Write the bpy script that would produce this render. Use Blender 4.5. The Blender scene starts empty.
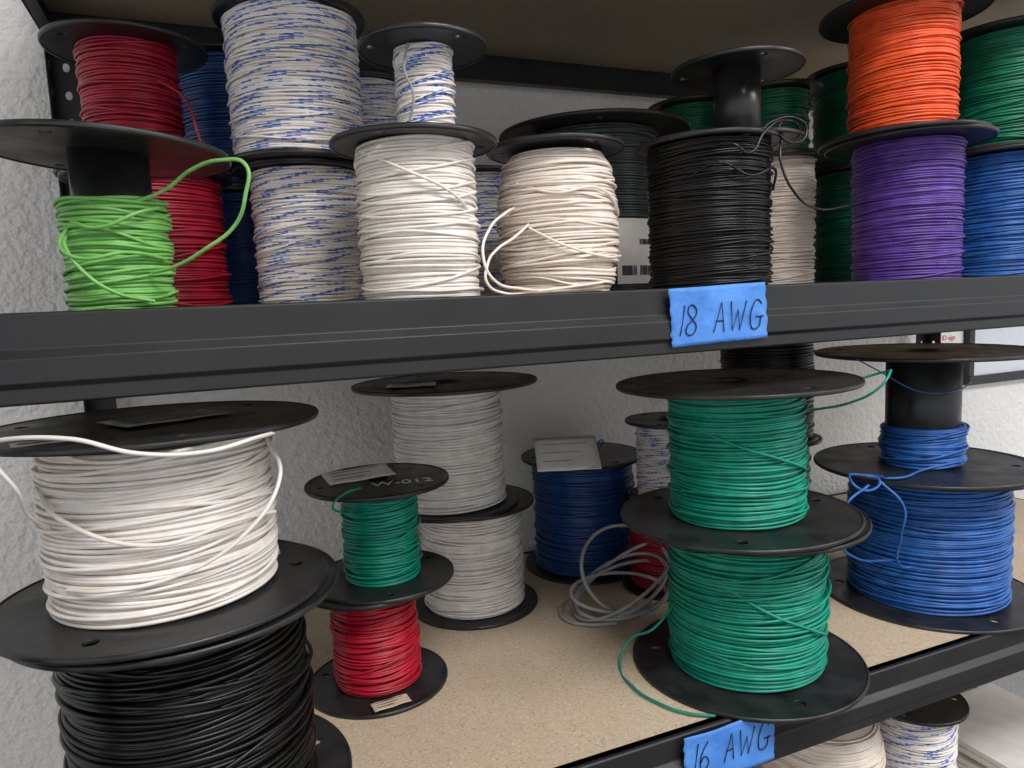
import bpy, math, random
import numpy as np
from mathutils import Vector, Matrix
D=bpy.data
S=bpy.context.scene
col=S.collection
S.view_settings.view_transform='Standard'
S.view_settings.exposure=0.0

# ---------------------------------------------------------------- materials
def srgb(c):
    return tuple(((v/12.92) if v<=0.04045 else ((v+0.055)/1.055)**2.4) for v in c)
def mat(name,c,rough=.5,c2=None,nscale=40,bump=0,bscale=200,metal=0,spec=.5,detail=4,ramp=(.35,.65),rough2=None):
    m=D.materials.new(name);m.use_nodes=True
    nt=m.node_tree;b=nt.nodes['Principled BSDF']
    c=srgb(c)
    b.inputs['Base Color'].default_value=(*c,1)
    b.inputs['Roughness'].default_value=rough
    b.inputs['Metallic'].default_value=metal
    b.inputs['Specular IOR Level'].default_value=spec
    tc=nt.nodes.new('ShaderNodeTexCoord')
    c2=srgb(c2) if c2 else tuple(v*.8 for v in c)
    n=nt.nodes.new('ShaderNodeTexNoise');n.inputs['Scale'].default_value=nscale;n.inputs['Detail'].default_value=detail
    nt.links.new(tc.outputs['Object'],n.inputs['Vector'])
    r=nt.nodes.new('ShaderNodeValToRGB')
    r.color_ramp.elements[0].position=ramp[0];r.color_ramp.elements[0].color=(*c,1)
    r.color_ramp.elements[1].position=ramp[1];r.color_ramp.elements[1].color=(*c2,1)
    nt.links.new(n.outputs['Fac'],r.inputs['Fac']);nt.links.new(r.outputs['Color'],b.inputs['Base Color'])
    if rough2 is not None:
        mr=nt.nodes.new('ShaderNodeMapRange');mr.inputs['To Min'].default_value=rough;mr.inputs['To Max'].default_value=rough2
        mr.inputs['From Min'].default_value=.3;mr.inputs['From Max'].default_value=.7
        nt.links.new(n.outputs['Fac'],mr.inputs['Value']);nt.links.new(mr.outputs['Result'],b.inputs['Roughness'])
    if bump:
        n2=nt.nodes.new('ShaderNodeTexNoise');n2.inputs['Scale'].default_value=bscale;n2.inputs['Detail'].default_value=3
        nt.links.new(tc.outputs['Object'],n2.inputs['Vector'])
        bp=nt.nodes.new('ShaderNodeBump');bp.inputs['Strength'].default_value=bump;bp.inputs['Distance'].default_value=.01
        nt.links.new(n2.outputs['Fac'],bp.inputs['Height']);nt.links.new(bp.outputs['Normal'],b.inputs['Normal'])
    return m
M={}
M['plastic']=mat('black_plastic',(.10,.10,.105),.27,(.18,.18,.185),nscale=22,rough2=.5,bump=.05,bscale=60,detail=8)
M['steel']=mat('black_powder_coat',(.105,.105,.11),.38,(.13,.13,.135),nscale=12,bump=.04,bscale=900,rough2=.5)
M['wall']=mat('wall_paint',(.93,.925,.915),.75,(.91,.905,.895),nscale=3,bump=.7,bscale=85)
M['white']=mat('wire_white',(.95,.93,.91),.4,(.92,.88,.84),nscale=60)
M['cream']=mat('wire_cream',(.96,.915,.875),.42,(.92,.865,.81),nscale=60)
M['greyw']=mat('wire_lightgrey',(.92,.90,.88),.4,(.86,.84,.82),nscale=60)
M['black']=mat('wire_black',(.055,.055,.06),.30,(.09,.09,.09),nscale=60,spec=.4)
M['dgrey']=mat('wire_darkgrey',(.30,.33,.33),.4,(.22,.25,.25),nscale=60)
M['grey']=mat('cable_grey',(.62,.62,.62),.45,(.56,.56,.56),nscale=60)
M['lime']=mat('wire_light_green',(.51,.76,.41),.36,(.44,.69,.34),nscale=60)
M['green']=mat('wire_green',(.06,.59,.48),.35,(.04,.51,.42),nscale=60)
M['tgreen']=mat('wire_mid_green',(.07,.50,.37),.35,(.05,.42,.31),nscale=60)
M['dgreen']=mat('wire_dark_green',(.06,.40,.29),.35,(.04,.33,.24),nscale=60)
M['red']=mat('wire_red',(.74,.12,.21),.35,(.63,.08,.16),nscale=60)
M['maroon']=mat('wire_dark_red',(.66,.10,.20),.38,(.55,.06,.15),nscale=60)
M['orange']=mat('wire_orange',(.97,.40,.20),.38,(.90,.33,.15),nscale=60)
M['purple']=mat('wire_purple',(.40,.28,.63),.35,(.33,.21,.54),nscale=60)
M['blue']=mat('wire_blue',(.19,.42,.72),.35,(.14,.34,.62),nscale=60)
M['navy']=mat('wire_dark_blue',(.12,.29,.53),.35,(.09,.23,.44),nscale=60)
M['bstripe']=mat('wire_stripe_blue',(.24,.44,.82),.4)
M['paper']=mat('label_paper',(.95,.94,.92),.7,(.90,.89,.87),nscale=30)
M['paperdark']=mat('label_worn',(.72,.71,.70),.5,(.55,.55,.55),nscale=60)
M['kraft']=mat('label_beige',(.82,.76,.66),.7,(.78,.71,.60))
M['ink']=mat('marker_ink',(.05,.06,.14),.5)
M['redink']=mat('red_ink',(.8,.1,.25),.6)
M['tape']=mat('blue_painters_tape',(.33,.58,.90),.65,(.27,.51,.84),nscale=25,bump=.25,bscale=60)
M['wb']=mat('whiteboard_surface',(.86,.87,.90),.25,(.84,.85,.89))
M['box']=mat('box_card',(.78,.70,.58),.7)
M['floor']=mat('floor_concrete',(.45,.44,.43),.6,(.38,.37,.36),nscale=6)
M['ceil']=mat('ceiling_tile',(.85,.85,.84),.8,(.8,.8,.79),nscale=60)
def board_mat(name,c,ca,cb):
    m=D.materials.new(name);m.use_nodes=True;nt=m.node_tree;b=nt.nodes['Principled BSDF'];b.inputs['Roughness'].default_value=.65
    tc=nt.nodes.new('ShaderNodeTexCoord')
    v=nt.nodes.new('ShaderNodeTexVoronoi');v.inputs['Scale'].default_value=480
    nt.links.new(tc.outputs['Object'],v.inputs['Vector'])
    r=nt.nodes.new('ShaderNodeValToRGB');e=r.color_ramp.elements
    e[0].position=.0;e[0].color=(*srgb(ca),1);e[1].position=1;e[1].color=(*srgb(cb),1)
    k=e.new(.2);k.color=(*srgb(c),1)
    k=e.new(.85);k.color=(*srgb(c),1)
    sep=nt.nodes.new('ShaderNodeSeparateColor');nt.links.new(v.outputs['Color'],sep.inputs['Color'])
    nt.links.new(sep.outputs['Red'],r.inputs['Fac'])
    n=nt.nodes.new('ShaderNodeTexNoise');n.inputs['Scale'].default_value=9;nt.links.new(tc.outputs['Object'],n.inputs['Vector'])
    mx=nt.nodes.new('ShaderNodeMix');mx.data_type='RGBA';mx.blend_type='MULTIPLY'
    mx.inputs[0].default_value=.2
    nt.links.new(r.outputs['Color'],mx.inputs[6]);nt.links.new(n.outputs['Fac'],mx.inputs[7])
    nt.links.new(mx.outputs[2],b.inputs['Base Color'])
    return m
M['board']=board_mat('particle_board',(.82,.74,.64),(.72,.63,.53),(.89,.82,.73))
M['board_shaded']=board_mat('particle_board_shaded',(.66,.60,.50),(.58,.52,.43),(.72,.66,.56))  # same particle board, top shelf's underside shade put into its colour

# ---------------------------------------------------------------- helpers
def empty(name,loc,rot=(0,0,0)):
    e=D.objects.new(name,None);e.empty_display_size=.02;e.location=loc;e.rotation_euler=rot;col.objects.link(e);return e
def link(o,parent=None):
    col.objects.link(o)
    if parent: o.parent=parent
    return o
def meshobj(name,verts,faces,mats,parent=None,smooth=True,midx=None):
    me=D.meshes.new(name);me.from_pydata(verts,[],faces)
    for m in (mats if isinstance(mats,list) else [mats]): me.materials.append(m)
    if midx is not None: me.polygons.foreach_set('material_index',midx)
    if smooth: me.polygons.foreach_set('use_smooth',[True]*len(me.polygons))
    me.update();return link(D.objects.new(name,me),parent)
def box(name,x0,x1,y0,y1,z0,z1,m,parent=None,bev=0):
    v=[(x,y,z) for x in (x0,x1) for y in (y0,y1) for z in (z0,z1)]
    f=[(0,1,3,2),(4,6,7,5),(0,4,5,1),(2,3,7,6),(0,2,6,4),(1,5,7,3)]
    o=meshobj(name,v,f,m,parent,smooth=False)
    if bev:
        b=o.modifiers.new('bevel','BEVEL');b.width=bev;b.segments=2
    return o
def lathe(name,prof,m,parent,n=64):
    v=[];f=[];k=len(prof)
    for i in range(n):
        a=2*math.pi*i/n;c,s=math.cos(a),math.sin(a)
        for r,z in prof: v.append((r*c,r*s,z))
    for i in range(n):
        j=(i+1)%n
        for q in range(k-1):
            f.append((i*k+q,j*k+q,j*k+q+1,i*k+q+1))
    return meshobj(name,v,f,m,parent)
def tube_mesh(name,P,Nr,dia,mats,parent,stripe=False,sides=6,seed=0):
    P=np.asarray(P);n=len(P)
    tw=2
    if stripe: sides=8
    T=np.gradient(P,axis=0);T/=np.linalg.norm(T,axis=1)[:,None]
    B=np.cross(T,Nr);B/=np.linalg.norm(B,axis=1)[:,None];A=np.cross(B,T)
    a=np.arange(sides)*2*math.pi/sides
    V=P[:,None,:]+dia/2*(np.cos(a)[None,:,None]*A[:,None,:]+np.sin(a)[None,:,None]*B[:,None,:])
    V=V.reshape(-1,3)
    i=np.arange(n-1)[:,None];s=np.arange(sides)[None,:];s2=(s+1)%sides
    F=np.stack([i*sides+s,i*sides+s2,(i+1)*sides+s2,(i+1)*sides+s],axis=-1).reshape(-1,4)
    me=D.meshes.new(name)
    me.vertices.add(len(V));me.vertices.foreach_set('co',V.ravel())
    me.loops.add(F.size);me.loops.foreach_set('vertex_index',F.ravel().astype(np.int32))
    me.polygons.add(len(F));me.polygons.foreach_set('loop_start',np.arange(len(F),dtype=np.int32)*4)
    me.polygons.foreach_set('use_smooth',np.ones(len(F),dtype=bool))
    for m in mats: me.materials.append(m)
    if stripe:
        # blue tracer spiralling around the wire, with natural twist variation
        rg=np.random.RandomState(seed+99)
        knots=np.cumsum(rg.normal(0,2.2,(n//40)+3))
        ph=np.floor(np.interp(np.arange(n-1)/40.,np.arange(len(knots)),knots)).astype(int)[:,None]
        idx=(((s*tw+i+ph)%(sides*tw))<tw+.5).astype(np.int32)
        me.polygons.foreach_set('material_index',np.broadcast_to(idx,(n-1,sides)).ravel().astype(np.int32))
    me.update(calc_edges=True)
    return link(D.objects.new(name,me),parent)
def winding(parent,r0,z0,z1,dia,mats,seed,mess=1.0,bulge=0.0,over=.35,segs=60,stripe=False,taper=0.0):
    rg=np.random.RandomState(seed)
    if stripe: segs=int(segs*1.5)+1
    def prof(z):
        t=(z-z0)/(z1-z0)
        return r0+bulge*np.clip(4*t*(1-t),0,1)**.6+taper*(.5-t)
    def layer(nm,N,tilt,jit,dr,rj):
        N=max(2,int(N));n=N*segs
        th=np.arange(n)*2*math.pi/segs
        tr=th/(2*math.pi)
        J=rg.normal(0,jit*dia,N+2);Tl=rg.normal(0,tilt*dia,N+2);Ph=np.cumsum(rg.normal(0,.5,N+2));RJ=np.abs(rg.normal(0,rj*dia*mess,N+2))
        g=lambda A:np.interp(tr,np.arange(N+2),A)
        z=z0+dia*.5+(z1-z0-dia)*tr/N+g(J)+g(Tl)*np.cos(th+g(Ph))+g(rg.normal(0,.25*tilt*dia,N+2))*np.sin(2*th)+g(rg.normal(0,.10*tilt*dia,N+2))*np.sin(5*th+g(Ph))
        z=np.clip(z,z0+dia*.5,z1-dia*.5)
        r=prof(z)+dr+g(RJ)*(.6+.4*np.cos(th*1.0+g(Ph)*2))
        P=np.stack([r*np.cos(th),r*np.sin(th),z],1)
        Nr=np.stack([np.cos(th),np.sin(th),0*th],1)
        tube_mesh(nm,P,Nr,dia,mats,parent,stripe=stripe,seed=seed+len(nm))
    N=(z1-z0)/dia
    layer('wire_winding',N*1.02,.2*mess,.15*mess,0,.2)
    layer('wire_winding_mid',N*.92,.45*mess,.3*mess,dia*.6,.36)
    if over>0: layer('wire_winding_top',N*over,1.4*mess,1.0*mess,dia*1.25,.3)
    zz=np.linspace(z0+dia*.3,z1-dia*.3,9)
    pr=[(.012,zz[0])]+[(float(prof(z))-dia*.15,float(z)) for z in zz]+[(.012,zz[-1])]
    lathe('wire_pack',pr,mats[0],parent,48)
FT=.0035
def flange(parent,R,z,hub=.016,holes=3,rot=0,name='flange',hr=.006,ro=.80,tilt=0):
    e=parent
    if tilt:
        e=D.objects.new(name+'_pivot',None);col.objects.link(e);e.parent=parent;e.location=(0,0,z);e.rotation_euler=(0,tilt,0);z=0
    cu=D.curves.new(name,'CURVE');cu.dimensions='2D';cu.fill_mode='BOTH';cu.extrude=FT/2-.0005;cu.bevel_depth=.0005;cu.bevel_resolution=1
    def circ(cx,cy,r,n):
        sp=cu.splines.new('POLY');sp.points.add(n-1);sp.use_cyclic_u=True
        for i in range(n):
            a=2*math.pi*i/n;sp.points[i].co=(cx+r*math.cos(a),cy+r*math.sin(a),0,1)
    circ(0,0,R-.0005,96);circ(0,0,hub,32)
    for k in range(holes):
        a=rot+2*math.pi*k/holes
        circ(R*ro*math.cos(a),R*ro*math.sin(a),hr,16)
    cu.materials.append(M['plastic'])
    o=link(D.objects.new(name,cu),e);o.location=(0,0,z+FT/2)
    for rr,w,h in ((R-.0016,.0016,.0010),(hub+.003,.0022,.0012),(hub*1.9,.0012,.0006)):
        lathe(name+'_ring',[(rr-w,z-h*.7),(rr-w,z+FT+h*.7),(rr-w*.3,z+FT+h),(rr+w*.6,z+FT+h*.8),(rr+w,z+FT*.5),(rr+w*.6,z-h*.8),(rr-w*.3,z-h),(rr-w,z-h*.7)],M['plastic'],e,72)
cnt=[0]
def spool(name,x,y,zb,zt,R,rw,m,rc=.03,w0=0,w1=1,dia=.0026,mess=1,bulge=0,over=.15,segs=60,stripe=False,Rt=None,Rb=None,rot=None,top=True,bottom=True,tilt=(0,0,0),holes=3,taper=0,ftilt=0):
    cnt[0]+=1;sd=cnt[0]*7+3
    e=empty(name,(x,y,zb),tilt);H=zt-zb
    rg=random.Random(sd)
    rot=rg.uniform(0,6.28) if rot is None else rot
    big=R>.12
    hub=.019 if big else .013
    lathe('core',[(hub,FT*.5),(rc,FT*.5),(rc,H-FT*.5),(hub,H-FT*.5),(hub,FT*.5)],M['plastic'],e,48)
    if bottom: flange(e,Rb or R,0,hub,holes,rot,'flange_bottom',hr=.007 if big else .005)
    if top: flange(e,Rt or R,H-FT,hub,holes,rot+.7,'flange_top',hr=.007 if big else .005,tilt=ftilt)
    if rw:
        z0=FT+(H-2*FT)*w0;z1=FT+(H-2*FT)*w1
        winding(e,rw-dia*1.3,z0,z1,dia,[M[m]]+([M['bstripe']] if stripe else []),sd,mess,bulge,over,segs,stripe,taper)
    return e
def strand(name,pts,dia,m,parent=None):
    cu=D.curves.new(name,'CURVE');cu.dimensions='3D';cu.bevel_depth=dia/2;cu.bevel_resolution=3;cu.use_fill_caps=True;cu.resolution_u=14
    sp=cu.splines.new('BEZIER');sp.bezier_points.add(len(pts)-1)
    off=Vector(parent.location) if parent else Vector((0,0,0))
    for b,p_ in zip(sp.bezier_points,pts):
        b.co=Vector(p_)-off;b.handle_left_type='AUTO';b.handle_right_type='AUTO'
    cu.materials.append(M[m]);return link(D.objects.new(name,cu),parent)
def label(parent,name,cx,cy,z,w,d,rot,m='paper',tilt=(0,0)):
    n=8;v=[];f=[]
    for i in range(n+1):
        for j in range(n+1):
            v.append(((i/n-.5)*w,(j/n-.5)*d,.0004*math.sin(i*1.3)+.0003*math.sin(j*2.1)+.0030))
    for i in range(n):
        for j in range(n):
            a=i*(n+1)+j;f.append((a,a+n+1,a+n+2,a+1))
    o=meshobj(name,v,f,M[m],parent);o.location=(cx,cy,z);o.rotation_euler=(tilt[0],tilt[1],rot)
    s=o.modifiers.new('s','SOLIDIFY');s.thickness=.0003
    for k in range(3):
        yy=d*(.28-.25*k)
        box(name+'_print',-w*.4,w*(.35-.15*k),yy-.0003,yy+.0003,.0034,.0038,M['ink'],o)
    return o

# ---------------------------------------------------------------- room
box('wall_back',-3,4.5,.64,.74,-1.32,1.45,M['wall'])
box('floor',-3,4.5,-3.5,.64,-1.42,-1.32,M['floor'])
box('ceiling',-3,4.5,-3.5,.64,1.45,1.55,M['ceil'])

# ---------------------------------------------------------------- shelf unit
sh=empty('storage_shelf_unit',(0,0,0))
XL,XR=-.180,1.585;YB=.60
def beam_x(name,zt,yf,flip,h=.066):
    pr=[(.012,0),(.0,0),(-.0015,-.0015),(-.0015,-.026),(-.008,-.033),(-.008,-.050),(-.0045,-.054),(-.0045,-.0645),(-.003,-h),(.016,-h),(.016,-h+.0015),(.0,-h+.0015),(.0,-.002),(.012,-.002)]
    v=[];f=[];n=len(pr)
    for x in (XL,XR):
        for y,z in pr: v.append((x,yf+(y if not flip else -y),zt+z))
    for i in range(n):
        j=(i+1)%n;f.append((i,j,n+j,n+i))
    f.append(tuple(range(n)));f.append(tuple(range(n,2*n)))
    o=meshobj(name,v,f,M['steel'],sh,smooth=False)
    b=o.modifiers.new('b','BEVEL');b.width=.0006;b.segments=2;b.limit_method='ANGLE'
def beam_y(name,x,zt,h=.066):
    box(name,x-.001,x+.002,0,YB,zt-h,zt,M['steel'],sh,.0005)
    box(name+'_lip',x-.001 if x<0 else x-.016,x+.016 if x<0 else x+.001,0,YB,zt-h,zt-h+.002,M['steel'],sh,.0005)
levels=[(0,-.010),(-.478,-.478),(-.955,-.955),(.440,.434)]
for i,(zt,zb) in enumerate(levels):
    beam_x('beam_front_%d'%i,zt,0,False)
    beam_x('beam_back_%d'%i,zt,YB,True)
    beam_y('beam_side_left_%d'%i,XL,zt);beam_y('beam_side_right_%d'%i,XR,zt)
    box('board_%d'%i,XL+.003,XR-.003,.003 if i!=0 else .013,YB-.003,zb-.014,zb,M['board_shaded' if i==3 else 'board'],sh,.001)
def post(name,x,y,sx,sy):
    z0,z1=-1.32,.50;w=.036
    for k in (0,1):
        cu=D.curves.new(name+'_plate','CURVE');cu.dimensions='2D';cu.fill_mode='BOTH';cu.extrude=.001
        sp=cu.splines.new('POLY');sp.points.add(3);sp.use_cyclic_u=True
        for q,c in zip(sp.points,((0,z0),(w,z0),(w,z1),(0,z1))): q.co=(c[0],c[1],0,1)
        z=z0+.03
        while z<z1-.02:
            sp=cu.splines.new('POLY');sp.points.add(11);sp.use_cyclic_u=True
            for i in range(12):
                a=2*math.pi*i/12;sp.points[i].co=(w*.5+.0045*math.cos(a),z+.0065*math.sin(a),0,1)
            z+=.0381
        cu.materials.append(M['steel']);o=link(D.objects.new(name+'_plate',cu),sh)
        if k==0: o.matrix_world=Matrix.Translation((x,y,0))@Matrix(((sx,0,0,0),(0,0,1,0),(0,1,0,0),(0,0,0,1)))
        else: o.matrix_world=Matrix.Translation((x,y,0))@Matrix(((0,0,1,0),(sy,0,0,0),(0,1,0,0),(0,0,0,1)))
post('post_rear_left',XL-.002,YB+.003,1,-1);post('post_rear_right',XR+.002,YB+.003,-1,-1)
post('post_front_left',XL-.004-.036,-.010,1,1);post('post_front_right',XR+.004,-.010,-1,1)

# ---------------------------------------------------------------- painter's tape labels
def tape(name,x0,x1,z0,z1,yf,skew,text,tx,tz,th,sp_=1):
    nx,nz=26,14;v=[];f=[];rg=random.Random(int(x0*1000))
    je=[rg.uniform(-.0016,.0016) for _ in range(nz+1)];jf=[rg.uniform(-.0016,.0016) for _ in range(nz+1)]
    cx=(x0+x1)/2
    def yof(x,z): return yf-.0010-.0012*math.sin((x-x0)*45)**2-.0006*math.sin(z*160+x*60)
    for i in range(nx+1):
        for j in range(nz+1):
            z=z1+(z0-z1)*j/nz
            a=x0+je[j];b=x1+jf[j];x=a+(b-a)*i/nx
            v.append((x-skew*(z-(z0+z1)/2),yof(x,z),z+skew*(x-cx)))
    for i in range(nx):
        for j in range(nz):
            a=i*(nz+1)+j;f.append((a,a+1,a+nz+2,a+nz+1))
    e=empty(name,(0,0,0))
    o=meshobj('tape_strip',v,f,M['tape'],e)
    s=o.modifiers.new('s','SOLIDIFY');s.thickness=.0003
    G={'1':([[(.3,0),(.42,1)]],.45),
       '8':([[(.55,.85),(.3,1),(.1,.8),(.3,.55),(.55,.3),(.4,.02),(.12,.05),(.08,.28),(.35,.5),(.55,.7),(.55,.85)]],.8),
       '6':([[(.45,1),(.15,.6),(.08,.25),(.25,.0),(.5,.12),(.5,.38),(.3,.48),(.1,.3)]],.75),
       'A':([[(0,0),(.35,1),(.62,0)],[(.12,.38),(.58,.38)]],.8),
       'W':([[(0,1),(.2,0),(.42,.7),(.62,0),(.85,1)]],1.0),
       'G':([[(.65,.85),(.4,1),(.1,.75),(.05,.3),(.25,0),(.55,.05),(.62,.42)],[(.35,.42),(.8,.42)]],.8),
       ' ':([],.6)}
    px=tx
    for ch in text:
        st,w=G[ch]
        for s_ in st:
            poly=ch in 'AW1'
            cu=D.curves.new('marker_stroke','CURVE');cu.dimensions='3D';cu.bevel_depth=.0006;cu.bevel_resolution=1
            sp=cu.splines.new('POLY' if poly else 'BEZIER')
            (sp.points if poly else sp.bezier_points).add(len(s_)-1)
            for k,(a,b) in enumerate(s_):
                X=px+(a*th*.85+b*th*.12)*sp_;Z=tz+b*th+skew*(px-cx)
                co=(X,yof(X,Z)-.0010,Z)
                if poly: sp.points[k].co=(*co,1)
                else:
                    bp=sp.bezier_points[k];bp.co=co;bp.handle_left_type='AUTO';bp.handle_right_type='AUTO'
            cu.materials.append(M['ink']);link(D.objects.new('marker_stroke',cu),e)
        px+=w*th*.95*sp_
    return e
tape('painters_tape_label',.416,.536,-.057,.001,-.0085,.03,'18 AWG',.420,-.046,.030,.88)
tape('painters_tape_label',.424,.546,-.536,-.4765,-.0085,.0,'16 AWG',.429,-.518,.031,.86)

# ---------------------------------------------------------------- upper shelf spools
Z0=-.0095
lime=spool('light_green_wire_spool',-.072,.106,Z0,.135,.098,.042,'lime',rc=.031,w0=0,w1=.72,dia=.0032,mess=1.8,over=.35,ftilt=.05)
U2=spool('white_wire_spool',.197,.106,Z0,.153,.0825,.058,'white',dia=.0030,mess=1.6,bulge=.001,over=.2)
str2=spool('blue_striped_wire_spool',.212,.110,.1535,.247,.064,.029,'white',dia=.0026,stripe=True,mess=1.5,rc=.018,segs=30)
bun=spool('cream_wire_spool',.372,.145,Z0,.163,.078,.052,'cream',dia=.0029,mess=2.5,bulge=.016,over=.4,w1=.97)
blk=spool('black_wire_spool',.549,.100,Z0,.166,.0825,.070,'black',dia=.0027,mess=1.7,over=.18)
emp=spool('empty_wire_spool',.592,.100,.1665,.255,.076,None,'black',rc=.027)
pur=spool('purple_wire_spool',.882,.104,Z0,.184,.103,.067,'purple',dia=.0028,mess=1.3)
org=spool('orange_wire_spool',.870,.104,.1845,.350,.103,.065,'orange',dia=.0030,mess=1.4)
spool('blue_wire_spool',1.107,.125,Z0,.180,.095,.073,'blue',dia=.0033,mess=1.7)
spool('dark_green_wire_spool',1.107,.125,.1805,.348,.095,.070,'tgreen',dia=.0031,mess=1.7)
spool('red_wire_spool',-.055,.315,Z0,.150,.088,.075,'maroon',dia=.0032,mess=1.2)
red2=spool('red_wire_spool',-.065,.318,.1505,.290,.0825,.050,'maroon',dia=.0030,mess=1.7)
spool('dark_blue_wire_spool',.045,.47,Z0,.155,.08,.066,'navy',dia=.0032,segs=40)
spool('dark_blue_wire_spool',.045,.47,.1555,.33,.08,.066,'navy',dia=.0032,segs=40)
spool('blue_striped_wire_spool',.112,.282,Z0,.156,.080,.062,'white',dia=.0029,stripe=True,mess=1.4)
spool('blue_striped_wire_spool',.106,.265,.1565,.318,.0825,.071,'white',dia=.0029,stripe=True,mess=1.7,bulge=.001)
spool('blue_striped_wire_spool',.215,.46,Z0,.155,.075,.06,'greyw',dia=.003,stripe=True,segs=50)
spool('blue_striped_wire_spool',.225,.46,.1555,.31,.075,.06,'greyw',dia=.003,stripe=True,segs=50)
spool('blue_striped_wire_spool',.360,.38,Z0,.175,.075,.06,'greyw',dia=.003,stripe=True,segs=50)
dg=spool('dark_gray_wire_spool',.558,.385,Z0,.243,.145,.094,'dgrey',dia=.0034,mess=.5,Rb=.105)
spool('cream_wire_spool',.838,.30,Z0,.198,.080,.057,'cream',dia=.003,mess=1.6)
spool('green_wire_spool',.835,.30,.1985,.30,.070,.05,'dgreen',dia=.003,segs=40)
spool('black_wire_spool',.80,.465,Z0,.205,.08,.06,'black',dia=.003,segs=40)
spool('green_wire_spool',.80,.465,.2055,.32,.075,.055,'dgreen',dia=.003,segs=40)
spool('dark_green_wire_spool',1.03,.32,Z0,.19,.08,.068,'dgreen',dia=.0032,segs=40)
spool('dark_green_wire_spool',1.03,.32,.1905,.35,.08,.068,'dgreen',dia=.0032,segs=40)

# ---------------------------------------------------------------- lower shelf spools
ZL=-.4775
L1k=spool('black_wire_spool',-.050,.132,ZL,-.269,.146,.106,'black',dia=.0042,mess=2.4,bulge=.002,rc=.06,segs=80,over=.3)
L1=spool('white_wire_spool',-.060,.130,-.2655,-.103,.146,.096,'white',dia=.0038,mess=1.7,bulge=.003,rc=.06,w1=.94,segs=80,over=.2,tilt=(-.012,.012,0))
L2=spool('light_gray_wire_spool',.345,.43,ZL,-.311,.1,.078,'greyw',dia=.0034,rc=.04,mess=1.3)
L2b=spool('light_gray_wire_spool',.315,.43,-.3105,-.122,.1,.083,'greyw',dia=.0034,rc=.04,Rt=.14,Rb=.104,mess=1.3)
L3r=spool('red_wire_spool',.155,.264,ZL,-.343,.088,.053,'red',dia=.0031,rc=.03,mess=1.8,w1=.93)
L3=spool('green_wire_spool',.170,.262,-.3425,-.218,.088,.046,'green',dia=.0031,rc=.03,mess=1.6,w1=.93,over=.3)
L4=spool('blue_wire_spool',.582,.500,ZL,-.280,.108,.088,'navy',dia=.0038,rc=.05,mess=1.4)
spool('red_wire_spool',.655,.35,ZL,-.335,.075,.06,'maroon',dia=.0034)
spool('blue_striped_wire_spool',.665,.355,-.3345,-.205,.07,.052,'greyw',dia=.003,stripe=True)
L6=spool('green_wire_spool',.598,.097,ZL,-.285,.144,.095,'green',dia=.0037,mess=1.8,rc=.055,segs=80,over=.18)
L6b=spool('green_wire_spool',.583,.094,-.2825,-.114,.144,.081,'green',dia=.0037,mess=1.6,rc=.055,segs=80,over=.18,tilt=(-.008,-.010,0))
spool('green_wire_spool',.90,.38,ZL,-.265,.085,.065,'green',dia=.0036)
spool('black_wire_spool',.89,.38,-.2645,-.085,.085,.078,'black',dia=.0034)
L8=spool('blue_wire_spool',.985,.140,ZL,-.277,.153,.109,'blue',dia=.0038,mess=1.8,rc=.055,segs=80,over=.18)
L8b=spool('blue_wire_spool',.968,.138,-.2765,-.104,.150,.057,'blue',dia=.0038,mess=2.0,rc=.050,w0=0,w1=.36,segs=80)
ZB=-.9545
spool('blue_striped_wire_spool',.95,.13,ZB,-.80,.075,.06,'white',dia=.003,stripe=True)
sb=spool('blue_striped_wire_spool',.95,.13,-.7995,-.640,.075,.06,'white',dia=.003,stripe=True,mess=1.5)
spool('cream_wire_spool',.775,.14,ZB,-.80,.085,.07,'cream',dia=.003)
spool('cream_wire_spool',.775,.14,-.7995,-.620,.085,.07,'cream',dia=.003,mess=2,bulge=.012,top=False)

# ---------------------------------------------------------------- loose wire ends
def q(s,dx=0,dy=0,dz=0):
    return [tuple(int(a)/1000+o for a,o in zip(t.split(','),(dx,dy,dz))) for t in s.split()]
strand('loose_end',q('-60,70,85 -30,66,97 -8,50,111 16,30,116 33,20,111 31,20,87 22,30,65 -3,40,46 -29,58,33 -45,68,30'),.0032,'lime',lime)
strand('loose_end_2',q('-106,80,62 -104,62,50 -92,57,30 -72,56,14 -45,66,6'),.0032,'lime',lime)
strand('loose_end_3',q('-100,74,72 -80,60,66 -50,60,78 -36,76,84'),.0032,'lime',lime)
strand('loose_end_4',q('-104,84,70 -108,66,52 -96,56,42 -60,58,46 -34,82,42'),.0032,'lime',lime)
strand('loose_end',q('575,40,170 590,40,180 613,30,183 628,28,171 606,26,155 590,30,169 610,32,180 624,34,168 612,36,158'),.0030,'black',blk)
strand('loose_end_2',q('600,36,168 590,26,131 609,24,99 658,40,86 727,60,93'),.0028,'black',blk)
strand('loose_end_3',q('505,40,150 515,16,148 532,10,138 550,10,158 572,14,173 600,28,178'),.0030,'black',blk)
strand('loose_end_4',q('490,58,120 510,34,132 545,24,118 585,32,128 612,62,110'),.0029,'black',blk)
d8=(.032,.027,.002)
strand('loose_end',q('943,50,-262 890,66,-270 808,60,-272 795,84,-271 748,71,-270 764,60,-283 790,62,-272 780,78,-268',*d8),.0038,'blue',L8)
strand('loose_end_2',q('768,60,-276 727,60,-297 736,84,-345 790,95,-395 850,85,-405',*d8),.0038,'blue',L8)
strand('loose_end_3',q('790,60,-274 803,34,-304 807,40,-347 830,60,-400 870,60,-410',*d8),.0038,'blue',L8)
strand('loose_end',q('776,90,-106 800,70,-125 840,55,-150 870,50,-158 930,50,-158 985,72,-153',*d8),.002,'navy',L8b)
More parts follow.
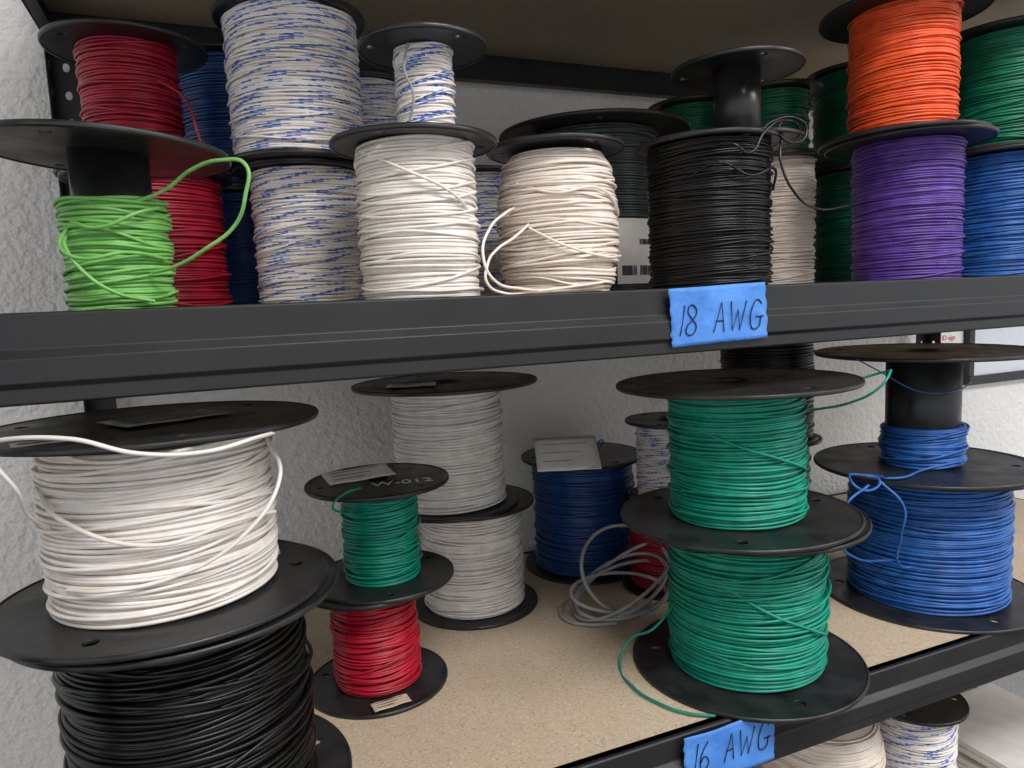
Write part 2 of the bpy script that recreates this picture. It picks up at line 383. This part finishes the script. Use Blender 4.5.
d1=(0,.022,.005)
strand('loose_end',q('-200,20,-105 -104,-42,-98 -62,-48,-112 -18,-47,-116 22,-25,-112 38,30,-118 30,62,-125',*d1),.0034,'white',L1)
strand('loose_end_2',q('34,64,-128 40,22,-157 5,4,-200 -50,6,-226 -102,12,-230 -130,38,-233',*d1),.0036,'white',L1)
strand('loose_end_3',q('-200,20,-108 -170,-10,-105 -150,-10,-130 -148,25,-165 -135,60,-190',*d1),.0034,'white',L1)
strand('loose_end_4',q('-130,30,-116 -100,12,-125 -40,4,-122 10,20,-118 28,48,-122',*d1),.0036,'white',L1)
strand('loose_end_5',q('-150,60,-150 -125,22,-172 -60,2,-196 0,14,-188 36,60,-196',*d1),.0038,'white',L1)
strand('loose_end',q('650,50,-128 690,22,-120 716,-8,-108 700,-28,-106 680,-30,-122 668,-2,-140 652,40,-152'),.0030,'green',L6b)
strand('loose_end_2',q('505,75,-160 530,30,-178 575,10,-196 620,20,-214 655,60,-232'),.0037,'green',L6b)
strand('loose_end',q('512,130,-400 480,130,-425 462,160,-450 446,156,-473 430,100,-475 436,60,-475 455,25,-475 478,8,-475'),.0034,'green',L6)
strand('loose_end_2',q('520,46,-345 555,10,-372 600,-1,-395 650,15,-420 690,70,-432'),.0037,'green',L6)
strand('loose_end',q('318,105,75 290,85,58 268,76,46 252,62,30 250,60,13 271,65,2 303,72,3 345,74,6 390,78,10'),.0029,'cream',bun)
strand('loose_end_2',q('312,125,95 285,92,84 262,75,68 248,62,40 258,60,15 290,66,6 330,80,4'),.0029,'cream',bun)
strand('loose_end_3',q('316,100,70 345,76,50 390,74,38 432,108,40'),.0029,'cream',bun)
strand('loose_end_4',q('312,120,120 340,84,105 385,76,110 425,100,90 438,130,80'),.0029,'cream',bun)
strand('loose_end',q('-35,275,245 -22,270,237 -10,262,225 -2,250,195 0,255,165 -10,262,158'),.0028,'maroon',red2)
strand('loose_end',q('190,82,240 183,76,215 190,74,190 186,80,165'),.0022,'grey',str2)
strand('loose_end',q('140,208,-212 118,198,-214 105,193,-223 115,208,-237 132,233,-247'),.0028,'green',L3)
strand('loose_end',q('575,450,-272 578,440,-252 590,440,-245 592,450,-259 580,445,-269'),.0024,'blue',L4)
strand('loose_end',q('140,92,140 165,52,120 215,44,95 250,90,70'),.0030,'white',U2)
coil=empty('gray_cable_coil',(.540,.290,-.4775))
for k,(rx,ry,dz,ph,dx,dy) in enumerate([(.082,.052,.085,.1,0,0),(.074,.050,.060,.5,-.004,.004),(.086,.046,.045,.9,.004,-.002),(.072,.052,.10,1.4,.006,.004),(.079,.042,.03,2.0,-.01,0)]):
    pts=[]
    for i in range(25):
        a=2*math.pi*i/24
        pts.append((.540+dx+rx*math.cos(a),.295+dy+ry*math.sin(a),-.4755+.003+max(0,dz*(.5+.5*math.cos(a-ph)))+.0025*k))
    strand('cable_loop',pts,.0056,'grey',coil)
strand('cable_tail',[(.50,.255,-.474),(.46,.27,-.474),(.44,.30,-.474),(.45,.34,-.474)],.0056,'grey',coil)

# ---------------------------------------------------------------- labels
HT=lambda e,zt:zt-e.location.z
label(L1,'spool_label',.01,.0,HT(L1,-.103),.10,.065,.5,'paperdark')
label(L1,'spool_label_small',-.070,-.095,HT(L1,-.103)-.004,.044,.030,.3,'paper',tilt=(.25,0))
label(L2b,'spool_label',-.06,-.03,HT(L2b,-.122),.07,.045,-.3,'paper')
label(L3,'spool_label',-.020,.020,HT(L3,-.218)+.003,.085,.040,.15,'paper',tilt=(.18,0))
label(L4,'spool_label',-.06,-.060,HT(L4,-.280)+.018,.105,.075,-.35,'paper',tilt=(.62,0))
label(L3r,'spool_label',.0,-.070,FT,.045,.020,.1,'kraft')
label(L8,'spool_label',.10,-.085,HT(L8,-.277)-.012,.06,.04,.6,'paper',tilt=(.1,.1))
label(sb,'spool_label',-.03,.0,HT(sb,-.640)+.012,.04,.05,.4,'paper',tilt=(.5,0))
t=D.curves.new('W012','FONT');t.body='W-012';t.size=.026;t.extrude=.0002;t.align_x='CENTER';t.materials.append(M['paper'])
to=link(D.objects.new('flange_writing',t),L3);to.location=(.022,-.040,HT(L3,-.218)+.0008);to.rotation_euler=(0,0,-.15)
v=[];f=[];n=14;r=.0965
for i in range(n+1):
    a=math.radians(-102+44*i/n);v+=[(r*math.cos(a),r*math.sin(a),.022),(r*math.cos(a),r*math.sin(a),.115)]
for i in range(n): f.append((2*i,2*i+2,2*i+3,2*i+1))
meshobj('side_label',v,f,M['paper'],dg)
rg=random.Random(5)
for k in range(30):
    a=math.radians(-97+1.2*k);w=rg.choice((.0004,.0007,.001));c,s_=math.cos(a),math.sin(a);rr=r+.0003
    if 12<=k<=14: continue
    for z0,z1 in ((.034,.048),(.078,.086)) if k>14 else ((.034,.048),):
        meshobj('barcode_bar',[(rr*c-w*s_,rr*s_+w*c,z0),(rr*c+w*s_,rr*s_-w*c,z0),(rr*c+w*s_,rr*s_-w*c,z1),(rr*c-w*s_,rr*s_+w*c,z1)],[(0,1,2,3)],M['ink'],dg,False)

# ---------------------------------------------------------------- things to the right
wb=empty('whiteboard',(0,0,0))
box('panel',1.79,2.95,.628,.638,-.245,.55,M['wb'],wb)
box('frame_bottom',1.77,2.97,.620,.6395,-.268,-.245,M['steel'],wb,.001);box('frame_left',1.77,1.79,.622,.6395,-.245,.55,M['steel'],wb,.001)
box('frame_top',1.77,2.97,.622,.6395,.55,.57,M['steel'],wb,.001);box('frame_right',2.95,2.97,.622,.6395,-.245,.55,M['steel'],wb,.001)
ps=empty('posted_notice',(0,0,0))
box('sheet',1.615,1.765,.6385,.6395,-.165,.05,M['paper'],ps)
for k in range(3):
    tt=D.curves.new('notice_text','FONT');tt.body=['For Aux ID sign','see binder','spool list'][k];tt.size=.018;tt.extrude=.0002;tt.materials.append(M['redink'])
    o=link(D.objects.new('notice_text',tt),ps);o.location=(1.622,.638,-.148+k*.04);o.rotation_euler=(math.pi/2,0,0)
tb=empty('work_table',(0,0,0))
box('top',1.66,2.9,-.05,.62,-.735,-.705,M['wb'],tb,.003)
for x in (1.70,2.86):
    for y in (0,.58): box('leg',x-.02,x+.02,y-.02,y+.02,-1.32,-.735,M['steel'],tb,.002)
bx=empty('parts_box',(0,0,0))
box('box_body',1.72,2.05,.30,.60,-.7045,-.58,M['box'],bx,.002);box('box_lid',1.715,2.055,.295,.605,-.595,-.555,M['paper'],bx,.002)
pp=empty('paper_stack',(0,0,0))
for k in range(7): box('sheet_bundle',1.25+.01*math.sin(k*2),1.50+.01*math.sin(k*3),.06+.008*math.sin(k*5),.36,-.9545+k*.012,-.9545+k*.012+.0105,M['paper'],pp,.001)

# ---------------------------------------------------------------- camera
th=math.radians(22.4);p=math.radians(6.5);r=math.radians(2.44)
R0=Vector((math.cos(th),-math.sin(th),0));F=Vector((math.sin(th)*math.cos(p),math.cos(th)*math.cos(p),-math.sin(p)))
U0=R0.cross(F);R=R0*math.cos(r)-U0*math.sin(r);U=U0*math.cos(r)+R0*math.sin(r)
cam=D.cameras.new('camera');co=link(D.objects.new('camera',cam));cam.sensor_width=36;cam.lens=36*710/1024
cam.clip_start=.02
mw=Matrix((R,U,-F)).transposed().to_4x4();mw.translation=(0,-.6,-.008);co.matrix_world=mw
S.camera=co

# ---------------------------------------------------------------- light
w=D.worlds.new('w');S.world=w;w.use_nodes=True
w.node_tree.nodes['Background'].inputs[0].default_value=(.95,.97,1,1);w.node_tree.nodes['Background'].inputs[1].default_value=.92
def area(name,loc,sx,sy,pw,c=(1,.985,.97)):
    l=D.lights.new(name,'AREA');l.shape='RECTANGLE';l.size=sx;l.size_y=sy;l.energy=pw;l.color=c
    o=link(D.objects.new(name,l));o.location=loc;return o
area('ceiling_light',(.6,-1.3,1.42),1.2,.6,46)
area('ceiling_light',(2.6,-1.6,1.42),1.2,.6,43)
